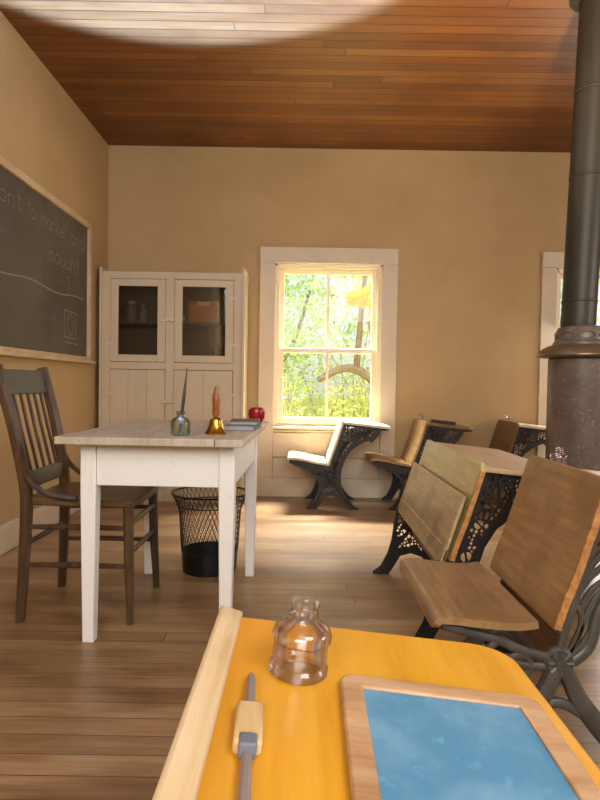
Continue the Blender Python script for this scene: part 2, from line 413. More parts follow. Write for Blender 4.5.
chalk('chalk_oval', 'chalk', lambda mb: ribbon(mb, [(4.16+.055*math.cos(k/16*2*PI), 1.33+.07*math.sin(k/16*2*PI)) for k in range(17)], .005))
chalk('chalk_stroke', 'chalk', lambda mb: ribbon(mb, [(4.07, 1.205), (4.29, 1.20)], .006))
chalk('chalk_stroke', 'chalk', lambda mb: ribbon(mb, [(4.12, 1.56), (4.12, 1.64)], .005))
chalk('chalk_stroke', 'chalk_faint', lambda mb: ribbon(mb, [(3.88, 1.34), (3.95, 1.46), (4.0, 1.35)], .005))
for (y0, y1, z, h) in ((2.9, 3.45, 1.70, .05), (2.9, 3.4, 1.60, .05), (3.75, 4.35, 1.58, .06), (3.55, 3.85, 1.42, .045), (3.3, 3.98, 1.30, .05), (3.35, 3.95, 1.24, .04)):
    def scrib(mb):                                            # a rubbed-out, unreadable line
        y = y0; pts = []
        while y < y1: pts.append((y, z+random.uniform(-.1, 1)*h)); y += random.uniform(.012, .03)
        ribbon(mb, pts, .004)
    chalk('rubbed_out_chalk', 'chalk_faint', scrib)

# ------------------------------------------------------------------ corner cupboard
CX0, CX1, CY0, CY1, CZ = -1.575, -.44, 4.70, 4.975, 1.80
cab = thing('cupboard', 'tall cream painted cupboard with two glazed doors standing in the corner', 'cupboard', (CX0, CY0, 0))
cw = CX1-CX0; cd = CY1-CY0
MB().box(0, .02, -.012, cd, 0, CZ+.03).build('side_panel', 'cabinet', cab, bevel=.003)
MB().box(cw-.024, cw, -.012, cd, 0, CZ+.035).build('side_panel', 'cabinet', cab, bevel=.003)
MB().box(.02, cw-.024, cd-.012, cd, .05, CZ).build('back_panel', 'cabinet_in', cab, smooth=0)
MB().box(.02, cw-.024, .02, cd-.012, CZ-.035, CZ-.015).build('top_panel', 'cabinet', cab, smooth=0)
MB().box(.02, cw-.024, .02, cd-.012, 1.035, 1.055).build('shelf', 'cabinet_in', cab, smooth=0)
MB().box(.02, cw-.024, .03, cd-.012, 1.40, 1.418).build('shelf', 'cabinet_in', cab, smooth=0)
MB().box(.02, cw-.024, .02, cd-.012, .06, .08).build('shelf', 'cabinet_in', cab, smooth=0)
fx = [.02, .085, .515, .585, 1.045, cw-.024]
m = MB()
for a, b in ((fx[0], fx[1]-.002), (fx[2]+.002, fx[3]-.002), (fx[4]+.002, fx[5])): m.box(a, b, 0, .02, 0, CZ)
for a, b in ((fx[1]-.002, fx[2]+.002), (fx[3]-.002, fx[4]+.002)):
    m.box(a, b, 0, .02, CZ-.055, CZ); m.box(a, b, 0, .02, 1.04, 1.095); m.box(a, b, 0, .02, 0, .1)
m.build('face_frame', 'cabinet', cab, bevel=.002)
for (a, b, hs) in ((fx[1], fx[2], -1), (fx[3], fx[4], 1)):
    z0, z1 = 1.098, CZ-.058
    dr = MB()
    s = .062
    dr.box(a, a+s, -.006, .014, z0, z1); dr.box(b-s, b, -.006, .014, z0, z1); dr.box(a+s, b-s, -.006, .014, z0, z0+.055); dr.box(a+s, b-s, -.006, .014, z1-.055, z1)
    d = dr.build('glazed_door', 'cabinet', cab, bevel=.003)
    MB().box(a+s-.004, b-s+.004, .003, .006, z0+.05, z1-.05).build('door_pane', 'cab_pane', d, smooth=0)
    for hz in (z0+.14, z1-.14):
        hx = a if hs < 0 else b
        MB().box(hx-.03, hx+.03, -.011, -.005, hz-.012, hz+.012).build('hinge', 'trim', d, bevel=.002)
    z0, z1 = .104, 1.036
    dr = MB(); n = 3 if hs < 0 else 2
    for k in range(n): dr.box(a+(b-a)*k/n+.0008, a+(b-a)*(k+1)/n-.0008, -.006, .014, z0, z1)
    d2 = dr.build('panel_door', 'cabinet', cab, bevel=.0015)
    for hz in (z0+.15, z1-.19):
        hx = a if hs < 0 else b
        MB().box(hx-.03, hx+.03, -.011, -.005, hz-.012, hz+.012).build('hinge', 'trim', d2, bevel=.002)
for zz in (1.425, .79):
    m = MB(); m.box(.488, .585, -.022, -.006, zz-.011, zz+.011); m.lathe([(.012, 0), (.012, .012), (.006, .016)], 10, (0, 0, 0))
    for i in range(8, len(m.v)): v = m.v[i]; m.v[i] = Vector((v.x+.545, -.022-v.z, v.y+zz))
    m.build('turn_latch', 'back_pale', cab, bevel=.004)
# things kept on the cupboard shelves (world coordinates)
bx = thing('index_box', 'orange-brown wooden box with paper label behind right cupboard glass', 'box', (-.78, 4.80, 1.418))
MB().box(-.12, .12, 0, .13, 0, .15).build('box_body', 'box', bx, bevel=.004)
MB().box(-.123, .123, -.003, .133, .15, .172).build('lid', 'box', bx, bevel=.004)
MB().box(-.05, .05, -.006, -.001, .135, .165).build('paper_label', 'paper', bx, smooth=0)
jr = thing('glass_jar', 'pale glass jar on upper shelf behind left cupboard glass', 'jar', (-1.36, 4.82, 1.418))
MB().lathe([(.04, 0), (.045, .01), (.045, .11), (.03, .13), (.03, .145)], 20).build('jar_body', 'chalk_faint', jr)
MB().lathe([(.034, .145), (.034, .165), (.02, .17)], 20).build('lid', 'steel', jr)
b2 = MB().lathe([(.03, 0), (.034, .008), (.034, .09), (.014, .115), (.014, .14), (.017, .143), (.017, .15)], 18).build('bottle', 'book_blue', None, (-1.27, 4.84, 1.418))
tag(b2, 'slim glass bottle right of the jar behind left cupboard glass', 'bottle')
bw = MB().lathe([(.06, 0), (.10, .05), (.12, .1), (.115, .1), (.06, .012), (0, .01)], 24).build('bowl', 'book_blue', None, (-.82, 4.835, 1.055))
tag(bw, 'greenish grey bowl on lower shelf behind right cupboard glass', 'bowl')
for k, (xx, hh) in enumerate(((-.975, .16), (-.67, .17))):
    o = MB().box(-.012, .012, -.07, .07, 0, hh).build('slim_book', 'pages', None, (xx, 4.85, 1.055), bevel=.002)
    tag(o, ['slim upright book left of the bowl inside the right cupboard side', 'slim upright book right of the bowl inside the right cupboard side'][k], 'book', 'upright books in the cupboard')
cup = MB().lathe([(.02, 0), (.026, .03), (.027, .055), (.024, .055), (.02, .008), (0, .006)], 18).build('small_cup', 'paper', None, (-.955, 4.80, 1.418))
tag(cup, 'small pale cup left of the wooden box behind cupboard glass', 'cup')

# ------------------------------------------------------------------ teacher's table
TH = .755
tb = thing('teacher_table', 'white painted wooden table with worn top in front of the cupboard', 'table', (-.49, 2.54, 0), math.radians(-1.6))
m = MB()
for x0, x1 in ((-.335, .215), (.217, .315)): m.box(x0, x1, -.505, .51, TH-.027, TH)
m.build('table_top', 'table_top', tb, bevel=.003)
LX0, LX1, LY0, LY1 = -.252, .245, -.385, .395
for sx in (LX0, LX1):
    for sy in (LY0, LY1):
        m = MB(); a = .028; b = .021
        vs = [(sx+i*a, sy+j*a, TH-.027) for i, j in ((-1, -1), (1, -1), (1, 1), (-1, 1))] + [(sx+i*a, sy+j*a, TH-.2) for i, j in ((-1, -1), (1, -1), (1, 1), (-1, 1))] + \
             [(sx+i*b, sy+j*b, 0) for i, j in ((-1, -1), (1, -1), (1, 1), (-1, 1))]
        fs = [(0, 1, 2, 3), (8, 11, 10, 9)] + [(o+k, o+(k+1) % 4, o+4+(k+1) % 4, o+4+k) for o in (0, 4) for k in range(4)]
        m.add(vs, fs).build('leg', 'table', tb, bevel=.004)
for y in (LY0-.02, LY1): MB().box(LX0+.029, LX1-.029, y, y+.02, TH-.182, TH-.028).build('apron', 'table', tb, bevel=.002)
for x in (LX0-.02, LX1): MB().box(x, x+.02, LY0+.029, LY1-.029, TH-.182, TH-.028).build('apron', 'table', tb, bevel=.002)

# things on the table
ib = thing('ink_bottle', 'squat pale green glass ink bottle on the white table', 'ink bottle', (-.432, 2.175, TH))
prof = [(.0, 0), (.030, 0), (.035, .004), (.036, .045), (.034, .053), (.026, .062), (.015, .067), (.013, .074), (.0165, .076), (.0165, .086), (.013, .087), (.011, .08), (.011, .068), (.024, .058), (.031, .050), (.032, .008), (0, .006)]
MB().lathe(prof, 36).build('bottle_body', 'green_glass', ib)
pn = MB().tube([(0, 0, .008), (.007, .003, .07), (.014, .007, .135), (.024, .012, .245)], [.002, .0055, .0065, .0015], 8).build('dip_pen', 'pen', None, (-.436, 2.172, TH))
tag(pn, 'thin dark dip pen standing upright in the green ink bottle', 'pen')
bl = thing('hand_bell', 'brass hand bell with turned wooden handle on the white table', 'bell', (-.312, 2.235, TH))
MB().lathe([(.041, 0), (.0415, .004), (.036, .012), (.028, .03), (.025, .045), (.022, .055), (.012, .061), (.009, .064), (0, .064)], 36).build('bell_body', 'brass', bl)
MB().lathe([(.009, .064), (.0125, .068), (.0125, .074), (.0145, .085), (.0135, .105), (.0155, .13), (.013, .150), (.009, .158), (.010, .166), (.007, .176), (0, .178)], 20).build('handle', 'bell_handle', bl)
def book(name, lab, loc, rz, sx, sy, th, cov):
    t = thing(name, lab, 'book', loc, rz, 'books on the white table')
    MB().box(-sx, sx-.004, -sy+.004, sy-.004, .003, th-.003).build('page_block', 'pages', t)
    m = MB(); m.box(-sx, sx, -sy, sy, 0, .003); m.box(-sx, sx, -sy, sy, th-.003, th); m.box(sx-.004, sx, -sy, sy, .003, th-.003)
    m.build('cover', cov, t, bevel=.001)
book('book', 'blue-grey book at the bottom of the pair beside the bell', (-.235, 2.50, TH), math.radians(-4), .062, .10, .022, 'book_blue')
book('book', 'brownish grey book on top of the pair beside the bell', (-.228, 2.51, TH+.022), math.radians(2), .058, .095, .016, 'book_cover')
ap = thing('apple', 'shiny red apple at the far edge of the white table', 'apple', (-.208, 2.90, TH)); ap.scale = (1.14, 1.14, 1.14)
MB().lathe([(0, .006), (.014, .0), (.024, .006), (.033, .022), (.037, .04), (.034, .056), (.022, .066), (.01, .063), (0, .056)], 28).build('flesh', 'apple', ap)
MB().tube([(0, 0, .055), (.002, .001, .068), (.006, .002, .078)], .0016, 6).build('stem', 'stem', ap)

# ------------------------------------------------------------------ teacher's chair
ch = thing('spindle_chair', 'dark brown wooden spindle-back chair at the left of the white table', 'chair', (-.86, 2.53, 0))
SH = .485
for s in (-1, 1):
    pts = spline([(-.222, s*.205, 0), (-.212, s*.2, .2), (-.205, s*.192, .42), (-.212, s*.192, .55), (-.262, s*.2, .8), (-.318, s*.208, 1.0)], 5)
    n = len(pts)
    MB().tube(pts, [.0175+.0065*math.sin(min(1, i/(n*.55))*PI*.55) for i in range(n)], 8).build('back_post', 'chair', ch)
    MB().tube([(.195, s*.195, SH-.02), (.2, s*.2, .25), (.212, s*.212, 0)], [.021, .02, .014], 10).build('front_leg', 'chair', ch)
    hp = spline([(-.212, s*.197, .615), (-.185, s*.212, .56), (-.13, s*.22, .515), (-.06, s*.222, .497), (.0, s*.215, .49)], 5)
    MB().tube(hp, .011, 8, sq=1.3).build('hip_brace', 'chair', ch)
    for z in (.372, .222): MB().tube([(-.208, s*.2, z), (0, s*.203, z+.004), (.2, s*.203, z)], [.009, .012, .009], 8).build('side_rung', 'chair', ch)
for z in (.385, .268): MB().tube([(.2, -.2, z), (.2, 0, z), (.2, .2, z)], [.009, .012, .009], 8).build('front_rung', 'chair', ch)
MB().tube([(-.208, -.2, .30), (-.208, 0, .30), (-.208, .2, .30)], [.009, .012, .009], 8).build('rear_rung', 'chair', ch)
m = MB()
pl_ = [(-.215, -.165)] + [(p.x, p.y) for p in spline([(-.18, -.2, 0), (0, -.215, 0), (.17, -.225, 0), (.225, -.19, 0), (.235, 0, 0), (.225, .19, 0), (.17, .225, 0), (0, .215, 0), (-.18, .2, 0)], 5)] + [(-.215, .165)]
m.prism(pl_, SH-.03, SH); m.build('seat', 'chair_seat', ch, bevel=.008)
def bx_back(z): return -.212-(z-.55)/.45*.106*1.0 if z > .55 else -.208
def slat(z0, z1, th, name, mat):
    pr = [(bx_back(z0)-.004, z0), (bx_back((z0+z1)/2)-.006, (z0+z1)/2), (bx_back(z1)-.004, z1)]
    MB().sheet(pr, .192, th).build(name, mat, ch, bevel=.003)
slat(.885, .985, .016, 'crest_rail', 'chair_pad'); slat(.515, .58, .014, 'lower_rail', 'chair_pad')
for y in (-.125, -.0635, 0, .0635, .125):
    MB().tube([(bx_back(.57)+.002, y, .57), (bx_back(.75)+.001, y, .75), (bx_back(.9)+.002, y, .9)], .0068, 8).build('spindle', 'chair', ch)

# ------------------------------------------------------------------ wire waste basket
wb = thing('waste_basket', 'black wire mesh waste basket with solid base under the white table', 'basket', (-.445, 3.02, 0))
def rad(z): return .135+.022*(z/.34) + (.032*max(0, (z-.30)/.09)**1.5 if z > .30 else 0)
m = MB()
for k in range(60):
    for d in (-1, 1):
        pts = []
        for i in range(11):
            z = .10+.29*i/10; a = 2*PI*k/44+d*i/10*.75
            pts.append((rad(z)*math.cos(a), rad(z)*math.sin(a), z))
        m.tube(pts, .0016, 4, cap=False)
m.build('wire_mesh', 'black', wb)
MB().lathe([(.128, .004), (.134, .0), (.1355, .01), (rad(.105), .105), (rad(.105)-.003, .105), (.131, .012), (0, .010)], 40).build('solid_base', 'black', wb)
m = MB()
m.tube([(rad(.39)*math.cos(2*PI*k/40), rad(.39)*math.sin(2*PI*k/40), .392) for k in range(41)], .005, 8, cap=False)
m.tube([(rad(.34)*math.cos(2*PI*k/40), rad(.34)*math.sin(2*PI*k/40), .335) for k in range(41)], .003, 6, cap=False)
m.build('rim', 'black', wb)
st = MB().tube([(0, 0, 0), (.04, .0, .2), (.09, .0, .46)], .009, 8).build('wooden_stick', 'stick', None, (-.40, 3.02, .014))
tag(st, 'pale wooden stick standing in the wire waste basket', 'stick')

# ------------------------------------------------------------------ school desks
def C(px, py): return ((px-240)*.0015, (512-py)*.0015)
OUT = [(318, 62), (440, 84), (545, 98), (545, 106), (505, 108), (490, 132), (478, 150), (457, 170), (445, 160), (425, 166), (400, 178), (352, 214), (325, 258), (308, 310), (304, 350), (308, 390), (326, 432), (350, 470), (378, 500), (400, 506), (400, 512), (352, 512), (328, 482), (300, 450), (262, 438), (225, 448), (204, 484), (186, 512), (138, 512), (138, 506), (164, 486), (188, 440), (200, 395), (192, 358), (150, 318), (95, 294), (48, 276), (48, 268), (140, 276), (215, 296), (246, 292), (258, 262), (292, 150)]
OUT = [C(*p) for p in OUT]
def inside(p, poly):
    r = False; n = len(poly)
    for i in range(n):
        (x1, y1), (x2, y2) = poly[i], poly[(i+1) % n]
        if (y1 > p[1]) != (y2 > p[1]) and p[0] < (x2-x1)*(p[1]-y1)/(y2-y1)+x1: r = not r
    return r
def edge_d(p, poly):
    P = Vector(p); best = 9
    for i in range(len(poly)):
        a = Vector(poly[i]); b = Vector(poly[(i+1) % len(poly)]); t = max(0, min(1, (P-a).dot(b-a)/max((b-a).length_squared, 1e-9)))
        best = min(best, (P-a-(b-a)*t).length)
    return best
rnd = random.Random(3)
holes = []
cand = []
for i in range(6000):
    p = (rnd.uniform(-.15, .46), rnd.uniform(.06, .68)); 
    if inside(p, OUT): cand.append((p, edge_d(p, OUT)))
cand.sort(key=lambda q: -q[1])
cand = [q for q in cand if not (q[0][0] < -.03 and q[0][1] > .27)]
for p, e in cand:
    rmax = min(.022, e-.0055)
    for q, r in holes: rmax = min(rmax, (Vector(p)-Vector(q)).length-r-.0028)
    if rmax > .0045 and (p[1] > .05): holes.append((p, rmax))
    if len(holes) > 130: break
OUTF = [C(*p) for p in ((200, 395), (206, 350), (214, 296))]
i0 = OUT.index(C(200, 395)); i1 = OUT.index(C(215, 296))
OUT_FOLD = OUT[:i0]+OUTF+OUT[i1+1:]
def iron_mesh(OUT=OUT):
    cu = bpy.data.curves.new('iron', 'CURVE'); cu.dimensions = '2D'; cu.fill_mode = 'BOTH'; cu.extrude = .006
    def poly(pts):
        s = cu.splines.new('POLY'); s.points.add(len(pts)-1)
        for a, b in zip(s.points, pts): a.co = (b[0], b[1], 0, 1)
        s.use_cyclic_u = True
    poly(OUT)
    for k, ((x, z), r) in enumerate(holes):
        if not inside((x, z), OUT) or edge_d((x, z), OUT) < r+.003: continue
        if r > .014:                                              # a pair of leaf-shaped openings round a rib
            a0 = (k*67 % 180)/180*PI
            for sgn in (0, PI):
                poly([(x+math.cos(a0+sgn)*r*.1+r*math.cos(a0+sgn+t)*(1 if abs(t) < 1.6 else .1), z+math.sin(a0+sgn)*r*.1+r*math.sin(a0+sgn+t)) for t in [(-1.42+2.84*i/8) for i in range(9)]] + [(x+math.cos(a0+sgn)*r*.12, z+math.sin(a0+sgn)*r*.12)])
        else: poly([(x+r*math.cos(2*PI*i/10), z+r*math.sin(2*PI*i/10)) for i in range(10)])
    ob = bpy.data.objects.new('iron', cu); col.objects.link(ob)
    dg = bpy.context.evaluated_depsgraph_get(); me = bpy.data.meshes.new_from_object(ob.evaluated_get(dg))
    vs = [(v.co.x, v.co.z, v.co.y) for v in me.vertices]; fs = [tuple(p.vertices) for p in me.polygons]
    bpy.data.objects.remove(ob); bpy.data.curves.remove(cu); bpy.data.meshes.remove(me)
    return vs, fs
IRON = {False: iron_mesh(), True: iron_mesh(OUT_FOLD)}
def P3(px, py, y=0): a, b = C(px, py); return (a, y, b)
def iron_mb(folded=False):
    m = MB().add(*IRON[folded]); out = OUT_FOLD if folded else OUT
    m.tube([(a, 0, b) for a, b in out+out[:1]], .0055, 6, sq=1.6)      # rolled edge
    # heavier raised ribs on the legs
    for pts, r in (([(254, 365), (212, 424), (188, 480), (150, 508)], .009), ([(258, 365), (298, 414), (330, 465), (392, 508)], .009)):
        m.tube(spline([P3(*p) for p in pts], 5), r, 8, sq=1.1)
    return m
def iron_open():
    """open scroll casting made of thick bars"""
    m = MB()
    def bar(pts, r, seg=10): m.tube(spline([P3(*p) for p in pts], 6), r, seg, sq=1.0)
    bar([(256, 345), (236, 392), (206, 430), (176, 462), (150, 506)], [.017+.006*math.sin(k/24*PI) for k in range(25)])
    bar([(262, 345), (286, 398), (316, 440), (348, 476), (396, 507)], [.017+.006*math.sin(k/24*PI) for k in range(25)])
    bar([(206, 432), (256, 408), (314, 438)], .013)
    bar([(254, 340), (205, 330), (160, 312), (110, 300), (76, 291)], .011)
    bar([(250, 352), (212, 352), (172, 344), (150, 330), (160, 314)], .010)
    m.tube([P3(196+17*math.cos(k/16*2*PI), 352+17*math.sin(k/16*2*PI)) for k in range(17)], .009, 8)
    bar([(254, 345), (264, 300), (284, 230), (310, 140), (328, 76)], .010)
    bar([(276, 345), (302, 320), (318, 262), (352, 214), (400, 178), (448, 160), (486, 132), (505, 106)], .014)
    bar([(318, 72), (430, 86), (535, 99)], .011)
    for pts in (([(262, 330), (262, 290), (276, 258), (290, 276), (284, 310), (270, 332)]), ([(272, 332), (290, 290), (308, 250), (322, 236), (316, 270), (296, 312), (276, 338)]),
                ([(270, 262), (296, 220), (330, 190), (356, 180), (340, 206), (306, 232), (288, 262)]), ([(284, 200), (304, 160), (340, 132), (370, 130), (356, 156), (320, 176), (296, 206)]),
                ([(304, 140), (330, 112), (370, 98), (398, 108), (380, 130), (340, 132)]), ([(372, 172), (392, 136), (424, 118), (450, 128), (432, 150), (398, 166)]),
                ([(410, 112), (440, 100), (474, 104), (486, 118), (460, 128), (430, 120)]), ([(256, 300), (270, 250), (290, 214), (306, 206)])):
        bar(pts, .0075, 8)
    return m
def desk_z(px): return 66+(px-318)*.118

def school_desk(label, x0, yc, w, s=1.0, folded=False, seat='seat', back='back', top='top', iron='iron', group='school desks with cast iron ends', depth=555, edge=False, thick=.017):
    t = thing('school_desk', label, 'school desk', (x0, yc, 0), 0, group)
    hw = w/2; dz = .018 if s > 1.02 else 0
    # cast iron ends
    for sy in (-1, 1):
        m = iron_open() if iron == 'iron_grey' else iron_mb(folded)
        m.v = [Vector((v.x*s, v.y, min(v.z*s, C(0, 66)[1]*s-dz-.022-max(0, v.x*s-C(316, 0)[0]*s)*.1 if v.x*s > C(300, 0)[0]*s else 9))) for v in m.v]
        o = m.build('iron_end', iron, t, (0, sy*(hw-.03), 0))
        bm = MB(); bm.lathe([(.030, -.013), (.036, -.006), (.036, .006), (.030, .013), (.014, .015), (.012, .021), (0, .022)], 20)
        for k in range(8):
            a = 2*PI*k/8; bm.tube([(.010*math.cos(a), .010*math.sin(a), .014), (.029*math.cos(a), .029*math.sin(a), .013)], [.004, .006], 6)
        x, z = C(256, 345)
        bm.v = [Vector(((v.x+x)*s, -abs(v.z)*(1 if v.z > 0 else -1), (v.y+z)*s)) for v in bm.v]
        bm.build('boss', iron, o)
    def S(l): return [(a*s, b*s) for a, b in (C(*p) for p in l)]
    def spl2(l, n=6): return [(p.x, p.z) for p in spline([(a, 0, b) for a, b in S(l)], n)]
    th = thick*s
    # backrest: curved board leaning back
    bp = [(238, 288), (248, 255), (266, 205), (284, 150), (300, 98), (311, 58)]
    if thick > .02: bp[-1] = (315, 51)
    ob = MB().sheet(spl2(bp), hw, th, corner=.03*s, ends=(False, True)).build('backrest', back, t, bevel=.004)
    if edge:                                                      # splintered bare edge facing the aisle
        ep = spl2(bp, 8)[1:-4]; rr_ = random.Random(5)
        e = MB().sheet(ep, .004, th*1.02, yc=-hw-.0015, nv=2)
        e.v = [Vector((v.x, v.y+rr_.uniform(-.002, .0015), v.z)) for v in e.v]
        e.build('splintered_edge', 'edge', ob)['label'] = 'bare splintered wood edge'
    # seat
    if not folded:
        sp = [(36, 270), (38, 258), (48, 250), (80, 250), (130, 258), (185, 270), (232, 276)]
        if s > 1.02: sp = [(58, 292), (60, 280), (70, 272), (100, 273), (135, 277), (185, 280), (216, 276)]
        MB().sheet(spl2(sp), hw, th, corner=.02*s, ends=(True, False)).build('seat', seat, t, bevel=.005)
    else:
        sp = [(222, 296), (230, 268), (246, 216), (264, 160), (272, 136)]
        MB().sheet([(a-.004, b) for a, b in spl2(sp)], hw-.002, .012, corner=.008).build('folded_seat', seat, t, bevel=.003)
        g = [(219, 300), (224, 288), (233, 258)]
        MB().sheet([(a-.006, b) for a, b in spl2(g)], hw-.002, .014, corner=.004).build('seat_lip', 'back_worn', t, bevel=.003)
    # sloping desk top with rounded student-side corners
    r = .045; a0 = C(316, 0)[0]*s; a1 = C(depth, 0)[0]*s
    poly = [(a0, -hw), (a1-r, -hw)] + [(a1-r+r*math.cos(q), -hw+r+r*math.sin(q)) for q in [(-PI/2+PI/2*i/6) for i in range(1, 6)]] + [(a1, -hw+r), (a1, hw-r)] + \
           [(a1-r+r*math.cos(q), hw-r+r*math.sin(q)) for q in [PI/2*i/6 for i in range(1, 6)]] + [(a1-r, hw), (a0, hw)]
    zt = C(0, 66)[1]*s-dz; k = .1
    m = MB().prism(poly, 0, .020)
    m.v = [Vector((v.x, v.y, zt-.020+v.z-(v.x-a0)*k)) for v in m.v]
    m.build('desk_top', top, t, bevel=.004)
    # book shelf under the top
    xa, xb = C(318, 0)[0]*s, C(440, 0)[0]*s
    MB().box(xa, xb, -hw+.04, hw-.04, C(0, 170)[1]*s, C(0, 162)[1]*s).build('book_shelf', 'back_dark', t, bevel=.002)
    MB().box(C(262, 0)[0]*s, C(270, 0)[0]*s, -hw+.035, hw-.035, C(0, 372)[1]*s, C(0, 312)[1]*s).build('cross_brace', 'back_dark', t, bevel=.002)
    t['zt'] = zt; t['a0'] = a0
    return t
dA = school_desk('school desk with pale seat and iron end standing below the window', .215, 4.715, .46, seat='back_pale', back='back_pale', top='back_pale')
dB = school_desk('school desk behind the pale one with brown curved seat facing the cupboard', .84, 4.715, .46, top='back_dark')
dC = school_desk('school desk with dark backrest farthest right against the back wall', 1.53, 4.715, .46, back='back_dark', top='back_pale')
dD = school_desk('wide school desk with folded-up olive wooden seat in the middle row', .535, 2.555, .93, folded=True, edge=True, seat='back_worn', back='back_olive', top='top')
dE = school_desk('large brown school desk with scuffed backrest at the right of the photo', .625, 1.685, .49, s=1.08, edge=True, seat='seat', back='back', top='top', iron='iron_grey')
dF = school_desk('honey varnished school desk in the foreground holding the slate', -.2, .46, .52, back='rail', top='honey', seat='seat', depth=543, thick=.027)

# raw split edge boards of the nearer backrests
def desk_pt(d, x, y, lift=0):
    return (x, y, d['zt']-(x-d.location.x-d['a0'])*.1+lift)
TILT = math.atan(.1)
# foreground desk: ink bottle, pen and slate
ib2 = thing('ink_bottle', 'clear glass ink bottle with threaded neck on honey coloured desk', 'ink bottle', desk_pt(dF, .002, .592, .0008))
ib2.rotation_euler = (0, TILT, 0)
prof = [(0, 0), (.026, 0), (.0295, .003), (.0295, .009), (.0272, .012), (.027, .033), (.0298, .036), (.0298, .041), (.0278, .046), (.023, .0505), (.0138, .054), (.0128, .057), (.0142, .059), (.0142, .062), (.0128, .064), (.0128, .067), (.0142, .069), (.0142, .073), (.011, .074),
        (.0098, .070), (.0098, .055), (.0185, .048), (.0245, .042), (.0245, .012), (.021, .008), (0, .007)]
MB().lathe(prof, 48).build('bottle_body', 'clear_glass', ib2)
pb = thing('slate_pencil', 'grey metal pencil with pale wooden grip block on honey coloured desk', 'pencil', desk_pt(dF, -.038, .475, .0006))
pb.rotation_euler = (0, TILT, math.radians(3))
MB().tube([(0, .092, .006), (0, .084, .006), (0, .03, .006)], [.002, .0042, .0046], 8).build('tip_rod', 'steel', pb)
m = MB().box(-.0115, .0115, -.026, .033, 0, .013); m.build('grip_block', 'block', pb, bevel=.003)
m = MB().box(-.007, .007, -.034, -.018, .002, .0155); m.build('metal_clasp', 'book_blue', pb, bevel=.002)
MB().tube([(0, -.03, .006), (0, -.16, .006)], [.0044, .0050], 8).build('rod', 'steel', pb)
sl = thing('writing_slate', 'small blue writing slate in pale wooden frame on honey coloured desk', 'slate', desk_pt(dF, .136, .448, .0006))
sl.rotation_euler = (0, TILT, math.radians(-1))
hx, hy, fw = .096, .135, .021
MB().box(-hx+fw-.003, hx-fw+.003, -hy+fw-.003, hy-fw+.003, .001, .0055).build('slate_panel', 'slate', sl, smooth=0)
m = MB(); r_ = .014
ro = [(cx_+r_*math.cos(PI/2*(q+k/5)), cy_+r_*math.sin(PI/2*(q+k/5))) for q, (cx_, cy_) in enumerate(((hx-r_, hy-r_), (-hx+r_, hy-r_), (-hx+r_, -hy+r_), (hx-r_, -hy+r_))) for k in range(6)]
ri = [(max(-hx+fw, min(hx-fw, a*3)), max(-hy+fw, min(hy-fw, b*3))) for a, b in ro]; n = len(ro)
m.add([(a, b, z) for z in (0, .009) for l_ in (ro, ri) for a, b in l_],
      [f for k in range(n) for k2 in ((k+1) % n,) for f in ((k, k2, 2*n+k2, 2*n+k), (2*n+k, 2*n+k2, 3*n+k2, 3*n+k), (n+k, 3*n+k, 3*n+k2, n+k2), (k, n+k, n+k2, k2))])
bmq = None
m.build('frame', 'slate_wood', sl, bevel=.003)
# small ink bottles on the farther desks
def small_bottle(d, x, y, lab, sc=1.0):
    t = thing('ink_bottle', lab, 'ink bottle', desk_pt(d, x, y, .0008)); t.rotation_euler = (0, TILT, 0)
    MB().lathe([(r*sc, z*sc) for r, z in prof], 32).build('bottle_body', 'clear_glass', t)
small_bottle(dE, .80, 1.85, 'clear glass ink bottle on the large brown desk before the stove', .9)
small_bottle(dB, .975, 4.85, 'small glass ink bottle on the desk behind the brown curved seat', .8)
small_bottle(dC, 1.665, 4.85, 'small glass ink bottle on the desk with dark backrest', .8)
pc = thing('pencil_box', 'dark maroon pencil box lying on the second desk by the window wall', 'pencil box', desk_pt(dB, 1.10, 4.60, .0006)); pc.rotation_euler = (0, TILT, 0)
MB().box(-.09, .09, -.03, .03, 0, .02).build('box_body', 'maroon', pc, bevel=.002)
MB().box(-.092, .092, -.032, .032, .02, .026).build('lid', 'maroon', pc, bevel=.002)

# ------------------------------------------------------------------ wood stove
sv = thing('wood_stove', 'round iron wood stove with wide rim and tall stovepipe at right', 'stove', (1.41, 3.02, 0))
R = .155
MB().lathe([(.06, .12), (R-.02, .13), (R, .16), (R, 1.09), (R-.01, 1.10)], 48).build('stove_body', 'stove', sv)
MB().lathe([(R-.01, 1.095), (.195, 1.10), (.210, 1.107), (.210, 1.114), (.195, 1.135), (.165, 1.155), (.14, 1.163), (.12, 1.163)], 48).build('rim', 'rim', sv)
MB().lathe([(.135, 1.160), (.135, 1.175), (.125, 1.185), (.122, 1.23), (.112, 1.25), (.09, 1.257), (.06, 1.26)], 48).build('collar', 'stove_collar', sv)
m = MB()
for k in range(8):                                              # raised ovals round the collar
    a = 2*PI*k/8-.25
    pts = []
    for i in range(17):
        q = 2*PI*i/16; aa = a+.30*math.cos(q); pts.append((.126*math.cos(aa), .126*math.sin(aa), 1.207+.017*math.sin(q)))
    m.tube(pts, .0025, 5)
m.build('collar_ornament', 'stove_collar', sv)
m = MB(); m.lathe([(.078, 1.255), (.080, 1.27), (.080, 1.30)], 40, cap=False)
for a, b in ((1.30, 2.0), (1.99, 2.42), (2.41, ZC)): m.lathe([(.079, a), (.079, b)], 40, cap=False)
lean = lambda v: Vector((v.x*1.04-.022+.032*(v.z-1.25), v.y*1.04, v.z))
m.v = [lean(v) for v in m.v]; m.build('stovepipe', 'pipe', sv)
for z in (1.38, 2.0, 2.42):
    m = MB().lathe([(.079, z-.006), (.082, z-.003), (.082, z+.003), (.079, z+.006)], 40, cap=False); m.v = [lean(v) for v in m.v]; m.build('seam_ring', 'pipe', sv)
